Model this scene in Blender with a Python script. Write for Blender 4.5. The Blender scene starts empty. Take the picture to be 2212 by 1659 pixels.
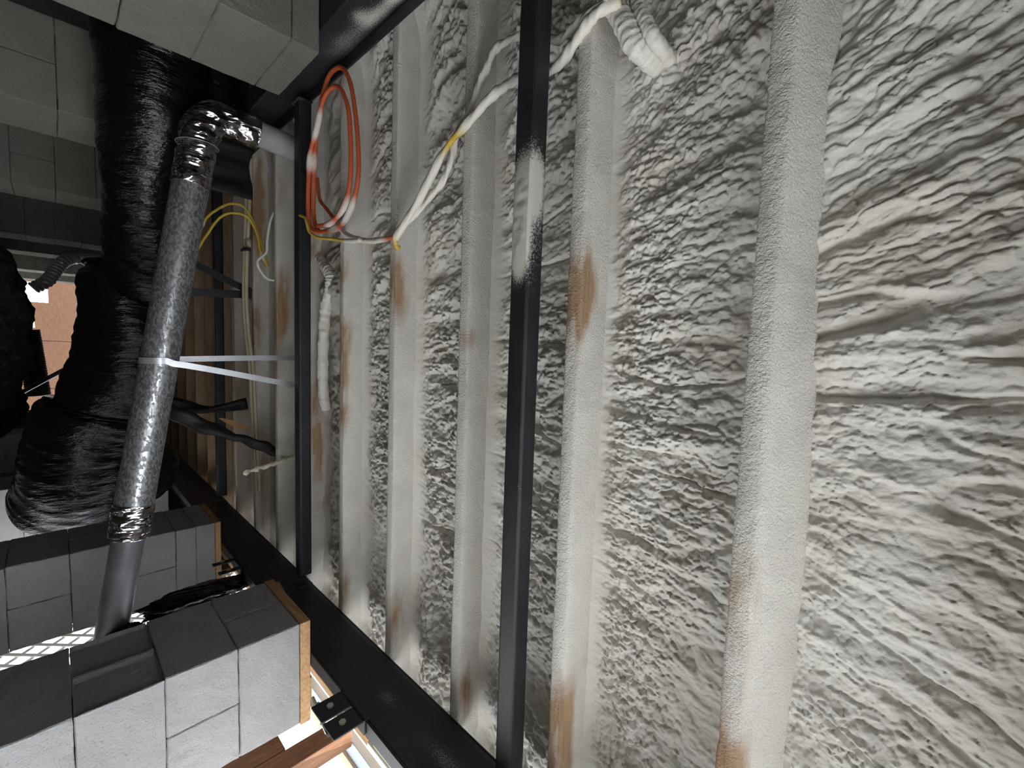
import bpy, bmesh, math, random
import numpy as np
from mathutils import Vector, Matrix

sc = bpy.context.scene
COL = sc.collection
random.seed(7)

# ------------------------------------------------------------------ camera
CZ = 0.75                                   # camera height above the dirt datum
R = [[-0.03460541, -0.72100444, 0.6920658],
     [0.99643901, -0.07816694, -0.03161047],
     [0.07688796, 0.68850747, 0.72114195]]  # rows: image right, image down, view direction
cam_d = bpy.data.cameras.new('camera')
cam = bpy.data.objects.new('camera', cam_d)
COL.objects.link(cam)
M = Matrix.Identity(4)
for i in range(3):
    M[i][0] = R[0][i]; M[i][1] = -R[1][i]; M[i][2] = -R[2][i]
M[2][3] = CZ
cam.matrix_world = M
cam_d.sensor_fit = 'HORIZONTAL'; cam_d.sensor_width = 36.0
cam_d.lens = 947.77 / 2212 * 36.0
cam_d.clip_start = 0.02; cam_d.clip_end = 200
sc.camera = cam

# ------------------------------------------------------------------ light
sc.view_settings.view_transform = 'Standard'
sc.view_settings.look = 'None'
sc.view_settings.exposure = 0.56
sc.view_settings.gamma = 1.0
sc.view_settings.use_curve_mapping = False
try:
    sc.cycles.max_bounces = 8; sc.cycles.diffuse_bounces = 5
    sc.cycles.sample_clamp_indirect = 8.0
except Exception:
    pass

world = bpy.data.worlds.new('sky'); sc.world = world
world.use_nodes = True
wn = world.node_tree; bgn = wn.nodes['Background']
bgn.inputs['Color'].default_value = (0.86, 0.93, 1.0, 1)
bgn.inputs['Strength'].default_value = 3.7

sun_d = bpy.data.lights.new('sun', 'SUN'); sun_d.energy = 8.0; sun_d.angle = math.radians(1.0)
sun_d.color = (1.0, 0.97, 0.92)
sun = bpy.data.objects.new('sun', sun_d); COL.objects.link(sun)
sun.location = (6, -6, 9)
sun.rotation_euler = Vector((-0.22, 0.34, -0.92)).to_track_quat('-Z', 'Y').to_euler()

# ------------------------------------------------------------------ noise (numpy)
def _h(ix, iy, s):
    n = (ix.astype(np.int64) * 374761393 + iy.astype(np.int64) * 668265263 + s * 2147483647 + 1013904223) & 0xffffffff
    n = ((n ^ (n >> 13)) * 1274126177) & 0xffffffff
    n = (n ^ (n >> 16)) & 0xffffffff
    return n / 4294967295.0

def vnoise(x, y, s=0):
    ix = np.floor(x); iy = np.floor(y); fx = x - ix; fy = y - iy
    fx = fx * fx * (3 - 2 * fx); fy = fy * fy * (3 - 2 * fy)
    a = _h(ix, iy, s); b = _h(ix + 1, iy, s); c = _h(ix, iy + 1, s); d = _h(ix + 1, iy + 1, s)
    return (a * (1 - fx) + b * fx) * (1 - fy) + (c * (1 - fx) + d * fx) * fy - 0.5

def fbm(x, y, s=0, o=3):
    r = 0; a = 1.0
    for k in range(o):
        r = r + a * vnoise(x * 2 ** k, y * 2 ** k, s + 17 * k); a *= 0.5
    return r

def worley(x, y, s=0):
    ix = np.floor(x); iy = np.floor(y)
    f1 = np.full(x.shape, 9.0); lv = np.zeros(x.shape); cid = np.zeros(x.shape)
    for dx in (-1, 0, 1):
        for dy in (-1, 0, 1):
            cx = ix + dx; cy = iy + dy
            px = cx + 0.1 + 0.8 * _h(cx, cy, s); py = cy + 0.1 + 0.8 * _h(cx, cy, s + 5)
            d = np.sqrt((x - px) ** 2 + (y - py) ** 2)
            m = d < f1
            lv = np.where(m, y - py, lv)
            cid = np.where(m, _h(cx, cy, s + 9), cid)
            f1 = np.where(m, d, f1)
    return f1, lv, cid

# ------------------------------------------------------------------ materials
class NT:
    def __init__(self, name):
        self.m = bpy.data.materials.new(name); self.m.use_nodes = True
        self.t = self.m.node_tree; self.b = self.t.nodes['Principled BSDF']
    def n(self, typ, **kw):
        nd = self.t.nodes.new(typ)
        for k, v in kw.items():
            if k in nd.inputs: nd.inputs[k].default_value = v
            else: setattr(nd, k, v)
        return nd
    def l(self, a, b): self.t.links.new(a, b)
    def coord(self, scale=(1, 1, 1)):
        tc = self.n('ShaderNodeTexCoord'); mp = self.n('ShaderNodeMapping')
        mp.inputs['Scale'].default_value = scale
        self.l(tc.outputs['Object'], mp.inputs['Vector']); return mp.outputs['Vector']
    def noise(self, scale, detail=3, rough=0.55, vec=None):
        nd = self.n('ShaderNodeTexNoise'); nd.inputs['Scale'].default_value = scale
        nd.inputs['Detail'].default_value = detail; nd.inputs['Roughness'].default_value = rough
        self.l(vec if vec else self.coord(), nd.inputs['Vector']); return nd.outputs['Fac']
    def ramp(self, fac, stops):
        r = self.n('ShaderNodeValToRGB'); e = r.color_ramp.elements
        while len(e) < len(stops): e.new(0.5)
        for el, (p, c) in zip(e, stops):
            el.position = p; el.color = (*c, 1) if len(c) == 3 else c
        self.l(fac, r.inputs['Fac']); return r.outputs['Color']
    def mix(self, fac, a, b):
        mx = self.n('ShaderNodeMix', data_type='RGBA')
        if hasattr(fac, 'links'): self.l(fac, mx.inputs[0])
        else: mx.inputs[0].default_value = fac
        for v, i in ((a, 6), (b, 7)):
            if hasattr(v, 'links'): self.l(v, mx.inputs[i])
            else: mx.inputs[i].default_value = (*v, 1)
        return mx.outputs[2]
    def bump(self, h, strength=0.5, dist=0.01):
        b = self.n('ShaderNodeBump'); b.inputs['Strength'].default_value = strength
        b.inputs['Distance'].default_value = dist
        self.l(h, b.inputs['Height']); self.l(b.outputs['Normal'], self.b.inputs['Normal'])
    def set(self, color=None, rough=None, metal=None, spec=None):
        if color is not None:
            if hasattr(color, 'links'): self.l(color, self.b.inputs['Base Color'])
            else: self.b.inputs['Base Color'].default_value = (*color, 1)
        if rough is not None:
            if hasattr(rough, 'links'): self.l(rough, self.b.inputs['Roughness'])
            else: self.b.inputs['Roughness'].default_value = rough
        if metal is not None: self.b.inputs['Metallic'].default_value = metal
        if spec is not None: self.b.inputs['Specular IOR Level'].default_value = spec
        return self.m

def simple(name, c, rough=0.6, metal=0.0, var=0.15, vscale=20, bump=0.0, bscale=150, spec=0.4):
    t = NT(name)
    lo = tuple(x * (1 - var) for x in c); hi = tuple(min(1, x * (1 + var)) for x in c)
    t.set(t.ramp(t.noise(vscale), [(0.3, lo), (0.7, hi)]), rough, metal, spec)
    if bump: t.bump(t.noise(bscale, 4), bump, 0.004)
    return t.m

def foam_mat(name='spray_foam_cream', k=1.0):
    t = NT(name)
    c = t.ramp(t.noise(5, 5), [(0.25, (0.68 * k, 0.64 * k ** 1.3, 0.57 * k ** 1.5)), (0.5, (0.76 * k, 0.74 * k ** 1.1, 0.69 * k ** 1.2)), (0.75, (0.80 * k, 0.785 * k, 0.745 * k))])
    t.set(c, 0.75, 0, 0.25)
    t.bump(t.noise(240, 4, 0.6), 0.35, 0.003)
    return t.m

def joist_mat():
    """sawn timber under thin overspray; the point attribute 'bare' says where the timber shows"""
    t = NT('oversprayed_timber')
    at = t.n('ShaderNodeAttribute'); at.attribute_name = 'bare'
    g = t.noise(6, 5, 0.6, t.coord((1, 14, 14)))
    wood = t.ramp(g, [(0.25, (0.30, 0.19, 0.115)), (0.55, (0.43, 0.29, 0.18)), (0.8, (0.52, 0.37, 0.24))])
    spray = t.ramp(t.noise(9, 4), [(0.3, (0.64, 0.615, 0.575)), (0.7, (0.75, 0.73, 0.68))])
    grain = t.noise(420, 2)
    ad = t.n('ShaderNodeMath', operation='MULTIPLY_ADD'); t.l(grain, ad.inputs[0]); ad.inputs[1].default_value = 0.5
    t.l(at.outputs['Fac'], ad.inputs[2])
    fac = t.ramp(ad.outputs[0], [(0.42, (0, 0, 0)), (0.95, (1, 1, 1))])
    t.set(t.mix(fac, spray, wood), 0.8, 0, 0.2)
    t.bump(t.noise(190, 3, 0.6), 0.9, 0.005)
    return t.m

def steel_mat(name='black_painted_steel', tint=(0.012, 0.012, 0.015)):
    t = NT(name)
    base = t.ramp(t.noise(3.5, 6, 0.65), [(0.35, tint), (0.62, tuple(x * 2.2 for x in tint)), (0.8, (0.035, 0.022, 0.018))])
    v = t.n('ShaderNodeTexVoronoi', feature='F1'); v.inputs['Scale'].default_value = 55
    t.l(t.coord(), v.inputs['Vector'])
    fl = t.ramp(v.outputs['Distance'], [(0.05, (1, 1, 1)), (0.09, (0, 0, 0))])
    gate = t.ramp(t.noise(4, 3), [(0.55, (0, 0, 0)), (0.66, (1, 1, 1))])
    mm = t.n('ShaderNodeMath', operation='MULTIPLY'); t.l(fl, mm.inputs[0]); t.l(gate, mm.inputs[1])
    at = t.n('ShaderNodeAttribute'); at.attribute_name = 'spray'
    gr = t.n('ShaderNodeMath', operation='MULTIPLY_ADD'); t.l(t.noise(260, 2), gr.inputs[0]); gr.inputs[1].default_value = 0.9
    t.l(at.outputs['Fac'], gr.inputs[2])
    sp = t.ramp(gr.outputs[0], [(0.62, (0, 0, 0)), (1.25 if False else 0.98, (1, 1, 1))])
    c1 = t.mix(mm.outputs[0], base, (0.6, 0.57, 0.5))
    t.set(t.mix(sp, c1, (0.62, 0.60, 0.55)), 0.5, 0.0, 0.4)
    t.bump(t.noise(160, 3), 0.25, 0.002)
    return t.m

def cmu_mat(name, c):
    t = NT(name)
    v = t.coord()
    base = t.ramp(t.noise(3, 5, 0.6, v), [(0.3, tuple(x * 0.84 for x in c)), (0.7, tuple(x * 1.14 for x in c))])
    sp = t.ramp(t.noise(170, 3, 0.7, v), [(0.30, (0.35, 0.34, 0.32)), (0.42, (1, 1, 1))])
    mx = t.n('ShaderNodeMix', data_type='RGBA', blend_type='MULTIPLY'); mx.inputs[0].default_value = 0.65
    t.l(base, mx.inputs[6]); t.l(sp, mx.inputs[7])
    t.set(mx.outputs[2], 0.92, 0, 0.15)
    t.bump(t.noise(95, 5, 0.8, v), 1.0, 0.010)
    return t.m

def galv_mat():
    t = NT('spangled_galvanised_steel')
    v = t.n('ShaderNodeTexVoronoi', feature='F1'); v.inputs['Scale'].default_value = 1.0
    co = t.coord((75, 150, 150))
    nz = t.n('ShaderNodeTexNoise'); nz.inputs['Scale'].default_value = 45; t.l(t.coord(), nz.inputs['Vector'])
    ad = t.n('ShaderNodeVectorMath', operation='MULTIPLY_ADD')
    t.l(nz.outputs['Color'], ad.inputs[0]); ad.inputs[1].default_value = (2.2, 2.2, 2.2); t.l(co, ad.inputs[2])
    t.l(ad.outputs[0], v.inputs['Vector'])
    bw = t.n('ShaderNodeRGBToBW'); t.l(v.outputs['Color'], bw.inputs[0])
    t.set(t.ramp(bw.outputs[0], [(0.3, (0.20, 0.20, 0.21)), (0.5, (0.36, 0.365, 0.375)), (0.72, (0.56, 0.57, 0.59))]),
          t.ramp(bw.outputs[0], [(0.25, (0.5,) * 3), (0.75, (0.32,) * 3)]), 0.75, 0.5)
    return t.m

def plastic_mat():
    t = NT('black_polythene')
    co = t.coord((22, 5, 5))
    t.set((0.005, 0.005, 0.007), 0.17, 0, 0.5)
    t.bump(t.noise(1.3, 5, 0.6, co), 0.7, 0.03)
    return t.m

def foil_mat():
    t = NT('crinkled_foil')
    t.set(t.ramp(t.noise(30, 4), [(0.3, (0.45, 0.40, 0.41)), (0.6, (0.75, 0.74, 0.74))]), 0.16, 1.0, 0.5)
    t.bump(t.noise(13, 2, 0.5, t.coord((1.6, 1, .7))), 1.0, 0.05)
    return t.m

def bark_wood(name, a, b, rough=0.75, sc_=(1, 14, 14)):
    t = NT(name)
    t.set(t.ramp(t.noise(7, 5, 0.6, t.coord(sc_)), [(0.3, a), (0.7, b)]), rough, 0, 0.25)
    t.bump(t.noise(30, 4, 0.6, t.coord(sc_)), 0.3, 0.004)
    return t.m

def cable_mat(name, c, white):
    """insulated cable with blobs of dried overspray (attribute 'spray')"""
    t = NT(name)
    at = t.n('ShaderNodeAttribute'); at.attribute_name = 'spray'
    t.set(t.mix(at.outputs['Fac'], t.ramp(t.noise(40), [(0.3, tuple(x * .85 for x in c)), (0.7, c)]), white), 0.55, 0, 0.35)
    t.bump(t.noise(220, 3), 0.3, 0.002)
    return t.m

def dirt_mat():
    t = NT('dark_dirt')
    t.set(t.ramp(t.noise(14, 7, 0.7), [(0.3, (0.018, 0.015, 0.011)), (0.55, (0.05, 0.042, 0.032)), (0.75, (0.16, 0.14, 0.11))]), 0.95, 0, 0.1)
    t.bump(t.noise(40, 6, 0.7), 0.9, 0.02)
    return t.m

FOAM = foam_mat(); FOAM_SHADE = foam_mat('spray_foam_shade_toned', 0.72); JOIST = joist_mat(); STEEL = steel_mat(); CMU = cmu_mat('grey_concrete_block', (0.43, 0.42, 0.415))  # second foam is the cream one with shade darkened into its colour
CMU_L = cmu_mat('shade_toned_concrete_block', (0.27, 0.258, 0.222))  # yellowish block, darkened in colour for the shade on the left row
GALV = galv_mat(); POLY = plastic_mat(); FOIL = foil_mat(); DIRT = dirt_mat()
DULLZINC = simple('dull_zinc', (0.20, 0.20, 0.215), 0.45, 0.55, 0.2, 8, 0.1)
OVERSPRAYED = simple('oversprayed_pipe', (0.36, 0.355, 0.36), 0.7, 0.0, 0.25, 6, 0.3)
STRAP = simple('zinc_strap', (0.62, 0.63, 0.66), 0.35, 0.7, 0.12, 15)
PLATEWOOD = bark_wood('reddish_plate_timber', (0.34, 0.19, 0.09), (0.55, 0.34, 0.18), 0.8, (14, 1.5, 14))
POSTWOOD = bark_wood('brown_post_timber', (0.16, 0.075, 0.04), (0.27, 0.14, 0.08), 0.8, (14, 14, 1.5))
LUMBER = bark_wood('pale_lumber', (0.50, 0.45, 0.33), (0.62, 0.57, 0.43), 0.8, (14, 1.2, 14))
VINYL = simple('white_vinyl', (0.80, 0.80, 0.78), 0.4, 0, 0.04, 4)
BLUEFILM = simple('blue_grey_vinyl', (0.36, 0.43, 0.52), 0.45, 0, 0.1, 5)
ORANGE = cable_mat('orange_cable', (0.62, 0.13, 0.05), (0.72, 0.68, 0.62))
YELLOW = cable_mat('yellow_cable', (0.62, 0.43, 0.06), (0.74, 0.71, 0.64))
WHITEC = cable_mat('white_cable', (0.74, 0.72, 0.68), (0.74, 0.71, 0.64))
PEX = simple('cream_pex', (0.50, 0.43, 0.29), 0.45, 0, 0.12, 12)
BLACKP = simple('black_plastic', (0.012, 0.012, 0.013), 0.4, 0, 0.2, 10, 0.2)
BLACKRAG = simple('black_belly_wrap', (0.010, 0.010, 0.011), 0.6, 0, 0.3, 10, 0.6, 30)
CHIP = simple('raw_wood_chip', (0.42, 0.25, 0.13), 0.8, 0, 0.2, 20)
BOLT = simple('plated_bolt', (0.62, 0.60, 0.52), 0.35, 0.8, 0.1, 30)
SUBFLOOR = simple('subfloor_board', (0.20, 0.15, 0.10), 0.9, 0, 0.2, 4)
SAND = simple('sunlit_gravel', (0.46, 0.455, 0.45), 0.95, 0, 0.2, 3, 0.6, 60)
HOSE = simple('silver_hose', (0.62, 0.61, 0.58), 0.35, 0.3, 0.2, 20)
FENCE = bark_wood('tan_fence_boards', (0.075, 0.036, 0.020), (0.12, 0.062, 0.036), 0.8, (1, 14, 8))
SKIRT = simple('dark_skirting_board', (0.06, 0.052, 0.045), 0.85, 0, 0.3, 3, 0.3)
LATTICE = simple('white_lattice', (0.78, 0.76, 0.72), 0.5, 0, 0.05, 5)
INK = simple('black_print', (0.05, 0.045, 0.04), 0.7, 0, 0.05, 5)
SPLINTER = simple('foam_crusted_splinter', (0.72, 0.66, 0.52), 0.8, 0, 0.25, 60, 0.8, 90)

# ------------------------------------------------------------------ object helpers
def link(name, me, mat, parent=None, smooth=True):
    if isinstance(me, bmesh.types.BMesh):
        bm = me; me = bpy.data.meshes.new(name); bm.to_mesh(me); bm.free()
    o = bpy.data.objects.new(name, me); COL.objects.link(o)
    if mat: me.materials.append(mat)
    if smooth:
        me.shade_smooth()
    if parent: o.parent = parent
    return o

def tag(o, label, cat, group=None, kind=None):
    o['label'] = label; o['category'] = cat
    if group: o['group'] = group
    if kind: o['kind'] = kind
    return o

def thing(name, label, cat, loc=(0, 0, 0), group=None):
    o = bpy.data.objects.new(name, None); COL.objects.link(o); o.location = loc
    o.empty_display_size = 0.05
    return tag(o, label, cat, group)

def struct(name, me, mat, smooth=False):
    o = link(name, me, mat, None, smooth); o['kind'] = 'structure'; return o

def box(bm, x0, x1, y0, y1, z0, z1, bev=0.0, seg=1):
    vs = [bm.verts.new((x, y, z)) for x in (x0, x1) for y in (y0, y1) for z in (z0, z1)]
    fs = [(0, 1, 3, 2), (4, 6, 7, 5), (0, 4, 5, 1), (2, 3, 7, 6), (0, 2, 6, 4), (1, 5, 7, 3)]
    faces = [bm.faces.new([vs[i] for i in f]) for f in fs]
    if bev:
        es = list({e for f in faces for e in f.edges})
        bmesh.ops.bevel(bm, geom=es, offset=bev, segments=seg, affect='EDGES', profile=0.6)
    return bm

def boxbm(*a, **k): return box(bmesh.new(), *a, **k)

def smooth_path(pts, per=8, closed=False):
    P = [Vector(p) for p in pts]; n = len(P); out = []
    rng = range(n) if closed else range(n - 1)
    for i in rng:
        if closed: a, b, c, d = P[i - 1], P[i], P[(i + 1) % n], P[(i + 2) % n]
        else: a, b, c, d = P[max(i - 1, 0)], P[i], P[i + 1], P[min(i + 2, n - 1)]
        for k in range(per):
            t = k / per
            out.append(0.5 * ((2 * b) + (c - a) * t + (2 * a - 5 * b + 4 * c - d) * t * t + (3 * b - a - 3 * c + d) * t ** 3))
    if not closed: out.append(P[-1])
    return out

def sweep(bm, path, r, seg=10, caps=True, flat=None, up=None, closed=False):
    """tube along a path; r number or function(t 0..1, angle) ; flat=(w,t) gives a strap"""
    n = len(path); rings = []; prev = None
    for i, p in enumerate(path):
        if closed: tan = (path[(i + 1) % n] - path[i - 1]).normalized()
        else: tan = (path[min(i + 1, n - 1)] - path[max(i - 1, 0)]).normalized()
        if prev is None:
            ref = Vector(up) if up else (Vector((0, 0, 1)) if abs(tan.z) < 0.9 else Vector((1, 0, 0)))
            nx = tan.cross(ref).normalized()
        else:
            nx = (prev - tan * prev.dot(tan)).normalized()
        prev = nx; ny = tan.cross(nx)
        ring = []
        if flat:
            w, th = flat
            for a, b in ((-1, -1), (1, -1), (1, 1), (-1, 1)):
                ring.append(bm.verts.new(p + nx * a * w / 2 + ny * b * th / 2))
        else:
            for k in range(seg):
                a = 2 * math.pi * k / seg
                rr = r(i / max(n - 1, 1), a) if callable(r) else r
                ring.append(bm.verts.new(p + (nx * math.cos(a) + ny * math.sin(a)) * rr))
        rings.append(ring)
    m = len(rings[0])
    for i in range(n if closed else n - 1):
        A, B = rings[i], rings[(i + 1) % n]
        for k in range(m):
            bm.faces.new((A[k], A[(k + 1) % m], B[(k + 1) % m], B[k]))
    if caps and not closed:
        bm.faces.new(rings[0][::-1]); bm.faces.new(rings[-1])
    return bm

def tube(pts, r, seg=10, per=8, **k):
    return sweep(bmesh.new(), smooth_path(pts, per) if per else [Vector(p) for p in pts], r, seg, **k)

def point_attr(me, name, vals):
    a = me.attributes.new(name, 'FLOAT', 'POINT'); a.data.foreach_set('value', np.asarray(vals, dtype=np.float32))

def coords(me):
    a = np.empty(len(me.vertices) * 3, dtype=np.float32); me.vertices.foreach_get('co', a); return a.reshape(-1, 3)

def grid_mesh(name, P):
    """P: (nu, nv, 3) array -> mesh"""
    nu, nv, _ = P.shape
    me = bpy.data.meshes.new(name)
    idx = np.arange(nu * nv).reshape(nu, nv)
    q = np.stack([idx[:-1, :-1], idx[1:, :-1], idx[1:, 1:], idx[:-1, 1:]], -1).reshape(-1, 4)
    me.vertices.add(nu * nv); me.vertices.foreach_set('co', P.reshape(-1).astype(np.float32))
    me.loops.add(q.size); me.loops.foreach_set('vertex_index', q.reshape(-1).astype(np.int32))
    me.polygons.add(len(q)); me.polygons.foreach_set('loop_start', np.arange(0, q.size, 4, dtype=np.int32))
    me.polygons.foreach_set('loop_total', np.full(len(q), 4, dtype=np.int32))
    me.update(calc_edges=True); me.validate()
    return me

# ------------------------------------------------------------------ setting
GZ = -0.058
JZ = 1.616                      # underside of the joists
JT = 1.80                       # top of the joists
XE = 1.62                       # half width of the floor above
struct('floor', boxbm(-1.9, 1.9, -2.2, 16, GZ - 0.2, GZ), DIRT)
struct('ground', boxbm(-40, 40, -40, 60, GZ - 0.5, GZ - 0.02), SAND)
struct('ceiling', boxbm(-1.99, XE + .05, -1.34, 14.2, JT + .002, JT + .03), SUBFLOOR)
struct('wall_left', boxbm(-1.99, -1.95, -1.3, 14.2, GZ, JT), SKIRT)
struct('wall_right', boxbm(1.675, 1.71, 4.45, 9.4, GZ, JT), SKIRT)
struct('wall_right_over_gap', boxbm(1.675, 1.71, 3.62, 4.449, 1.0, JT), SKIRT)  # upper skirting over a low gap, added to let light onto the third pier
struct('wall_right_light_block', boxbm(1.675, 1.71, 2.32, 2.98, GZ, JT), SKIRT)  # unseen skirting panel, added to keep daylight off the piers
struct('wall_back_light_block', boxbm(-1.95, 0.0, -1.34, -1.30, GZ, JT), SKIRT)  # unseen wall, added to keep sky light off the left pier fronts

# ------------------------------------------------------------------ joists
JY = [0.205 + 0.4075 * (k - 1) for k in range(0, 26)]     # near face of each joist
STAINS = {1: [(0.40, 1.616, .06, .28), (0.53, 1.616, .10, .2), (0.80, 1.612, .07, .75), (1.0, 1.61, .14, .9)],
          2: [(-0.12, 1.632, .05, .9), (-0.20, 1.628, .04, .5), (0.92, 1.632, .07, .8), (1.08, 1.63, .09, .9), (-.1, 1.61, .10, .35)],
          3: [(-.03, 1.628, .03, .5), (1.12, 1.65, .07, .7)],
          4: [(-.25, 1.62, .06, .75), (-.16, 1.635, .06, .65), (1.05, 1.64, .09, .8)],
          5: [(-.30, 1.618, .06, .6), (-.05, 1.618, .07, .7), (.10, 1.616, .08, .65), (.3, 1.612, .08, .6), (1.1, 1.63, .09, .6)],
          6: [(-.5, 1.64, .15, .6), (.35, 1.66, .2, .6), (.5, 1.68, .15, .5)],
          7: [(-.25, 1.65, .10, .8), (-.1, 1.63, .06, .7), (-.8, 1.64, .1, .4), (.1, 1.61, .2, .4)],
          8: [(-.9, 1.65, .18, .9), (-.6, 1.65, .2, .6), (-.15, 1.63, .08, .6), (.05, 1.62, .1, .5), (.9, 1.66, .25, .6)]}
JL = {0: 'oversprayed floor joist above and behind the camera, outside the right edge of the photo',
      1: 'broad cream floor joist, rightmost in the photo, with a tan bare bottom end',
      2: 'cream floor joist just right of the nearest black steel tube, yellow wood at bottom',
      3: 'cream oversprayed floor joist just left of the nearest black steel tube',
      4: 'cream floor joist that the white and orange cables cross at its faint brown stain',
      5: 'cream floor joist with a long brown streak, passing behind the orange cable coil',
      6: 'brown patched floor joist right behind the second black steel tube',
      7: 'grey cream floor joist with an orange brown patch, left of the second steel tube',
      8: 'brownish floor joist beside the pair of cream water pipes',
      9: 'dim brown floor joist just right of the third black steel tube'}

def make_joist(k):
    yc = JY[k]; fine = 1 <= k <= 8
    dx = 0.008 if k in (1, 2, 3) else 0.014 if fine else 0.2
    xs = np.arange(-XE, XE + 1e-6, dx)
    nf = 14 if fine else 2; nb = 8 if fine else 2
    prof = [(0, JT - (JT - JZ) * i / nf, 0) for i in range(nf)]
    prof += [(0.038 * i / nb, JZ, 1) for i in range(nb)]
    prof += [(0.038, JZ + (JT - JZ) * i / nf, 2) for i in range(nf + 1)]
    P = np.zeros((len(xs), len(prof), 3))
    for j, (y, z, f) in enumerate(prof):
        P[:, j, 0] = xs; P[:, j, 1] = yc + y; P[:, j, 2] = z
    bare = np.zeros(P.shape[:2])
    if fine:
        X = P[:, :, 0]; Z = P[:, :, 2]; Y = P[:, :, 1]
        S = Y - yc + (JT - Z)
        n = fbm(X * 60, S * 60, k, 3) * 0.0022 + fbm(X * 9, S * 20, k + 40, 2) * 0.003
        face = np.array([p[2] for p in prof])
        depth = np.clip((Z - JZ) / 0.1, 0, 1)
        thick = {1: 0.045, 2: 0.012, 3: 0.006}.get(k, 0.006)
        wob = 1 + 0.5 * vnoise(X * 5, X * 0 + k, 3)
        P[:, :, 1] -= np.where(face == 0, n + 0.002 + thick * wob * depth ** 1.3, 0)
        P[:, :, 1] += np.where(face == 2, n + 0.004 * depth, 0)
        rnd = np.array([math.sin(math.pi * min(max(p[0], 0), .038) / .038) if p[2] == 1 else 0 for p in prof])
        P[:, :, 2] -= np.where(face == 1, n * 0.8 + (0.003 if k <= 2 else 0.0015) * rnd, 0)
        bare += 0.35 * np.clip(fbm(X * 2.4, S * 9, k + 7, 3) - 0.25, 0, 1)
        for (sx, sz, r, a) in STAINS.get(k, []):
            w = fbm(X * 13, S * 55, k + 3, 3) * 0.9 + vnoise(X * 5, S * 160, k + 11) * 0.5
            bare += 0.95 * a * np.exp(-(np.abs((X - sx) / (r * 1.45)) ** 1.6 + np.abs((Z - sz) / 0.034) ** 1.6)) * (1 + w)
        if k >= 6: bare += 0.12
    else:
        bare += 0.75 if k > 9 else 0.4
        bare += 0.3 * vnoise(P[:, :, 0] * 3, P[:, :, 2] * 5, k)
    me = grid_mesh('floor_joist', P)
    point_attr(me, 'bare', np.clip(bare, 0, 1).reshape(-1))
    o = link('floor_joist', me, JOIST)
    tag(o, JL.get(k, 'dim bare floor joist far back, between the spiral pipe and the third steel tube'),
        'floor joist', 'floor joists across the underside of the floor')

for k in range(0, 26): make_joist(k)

# ------------------------------------------------------------------ spray foam, one bay at a time
FL = {1: 'widest rippled cream spray foam bay, along the right edge of the photo',
      2: 'lumpy cream spray foam bay between the two rightmost joists',
      3: 'cream spray foam bay mostly behind the nearest black steel tube',
      4: 'clotted cream spray foam bay crossed by the white foam crusted cables',
      5: 'cream spray foam bay with the orange cable coil hanging in front of its upper end',
      6: 'uneven shade toned spray foam bay with a foamed pipe, right of the second steel tube',
      7: 'shaded spray foam bay just left of the second black steel tube',
      8: 'shaded narrow spray foam bay between the zinc hanger straps and the cream water pipes',
      9: 'dark spray foam bay behind the pair of cream water pipes'}

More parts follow.
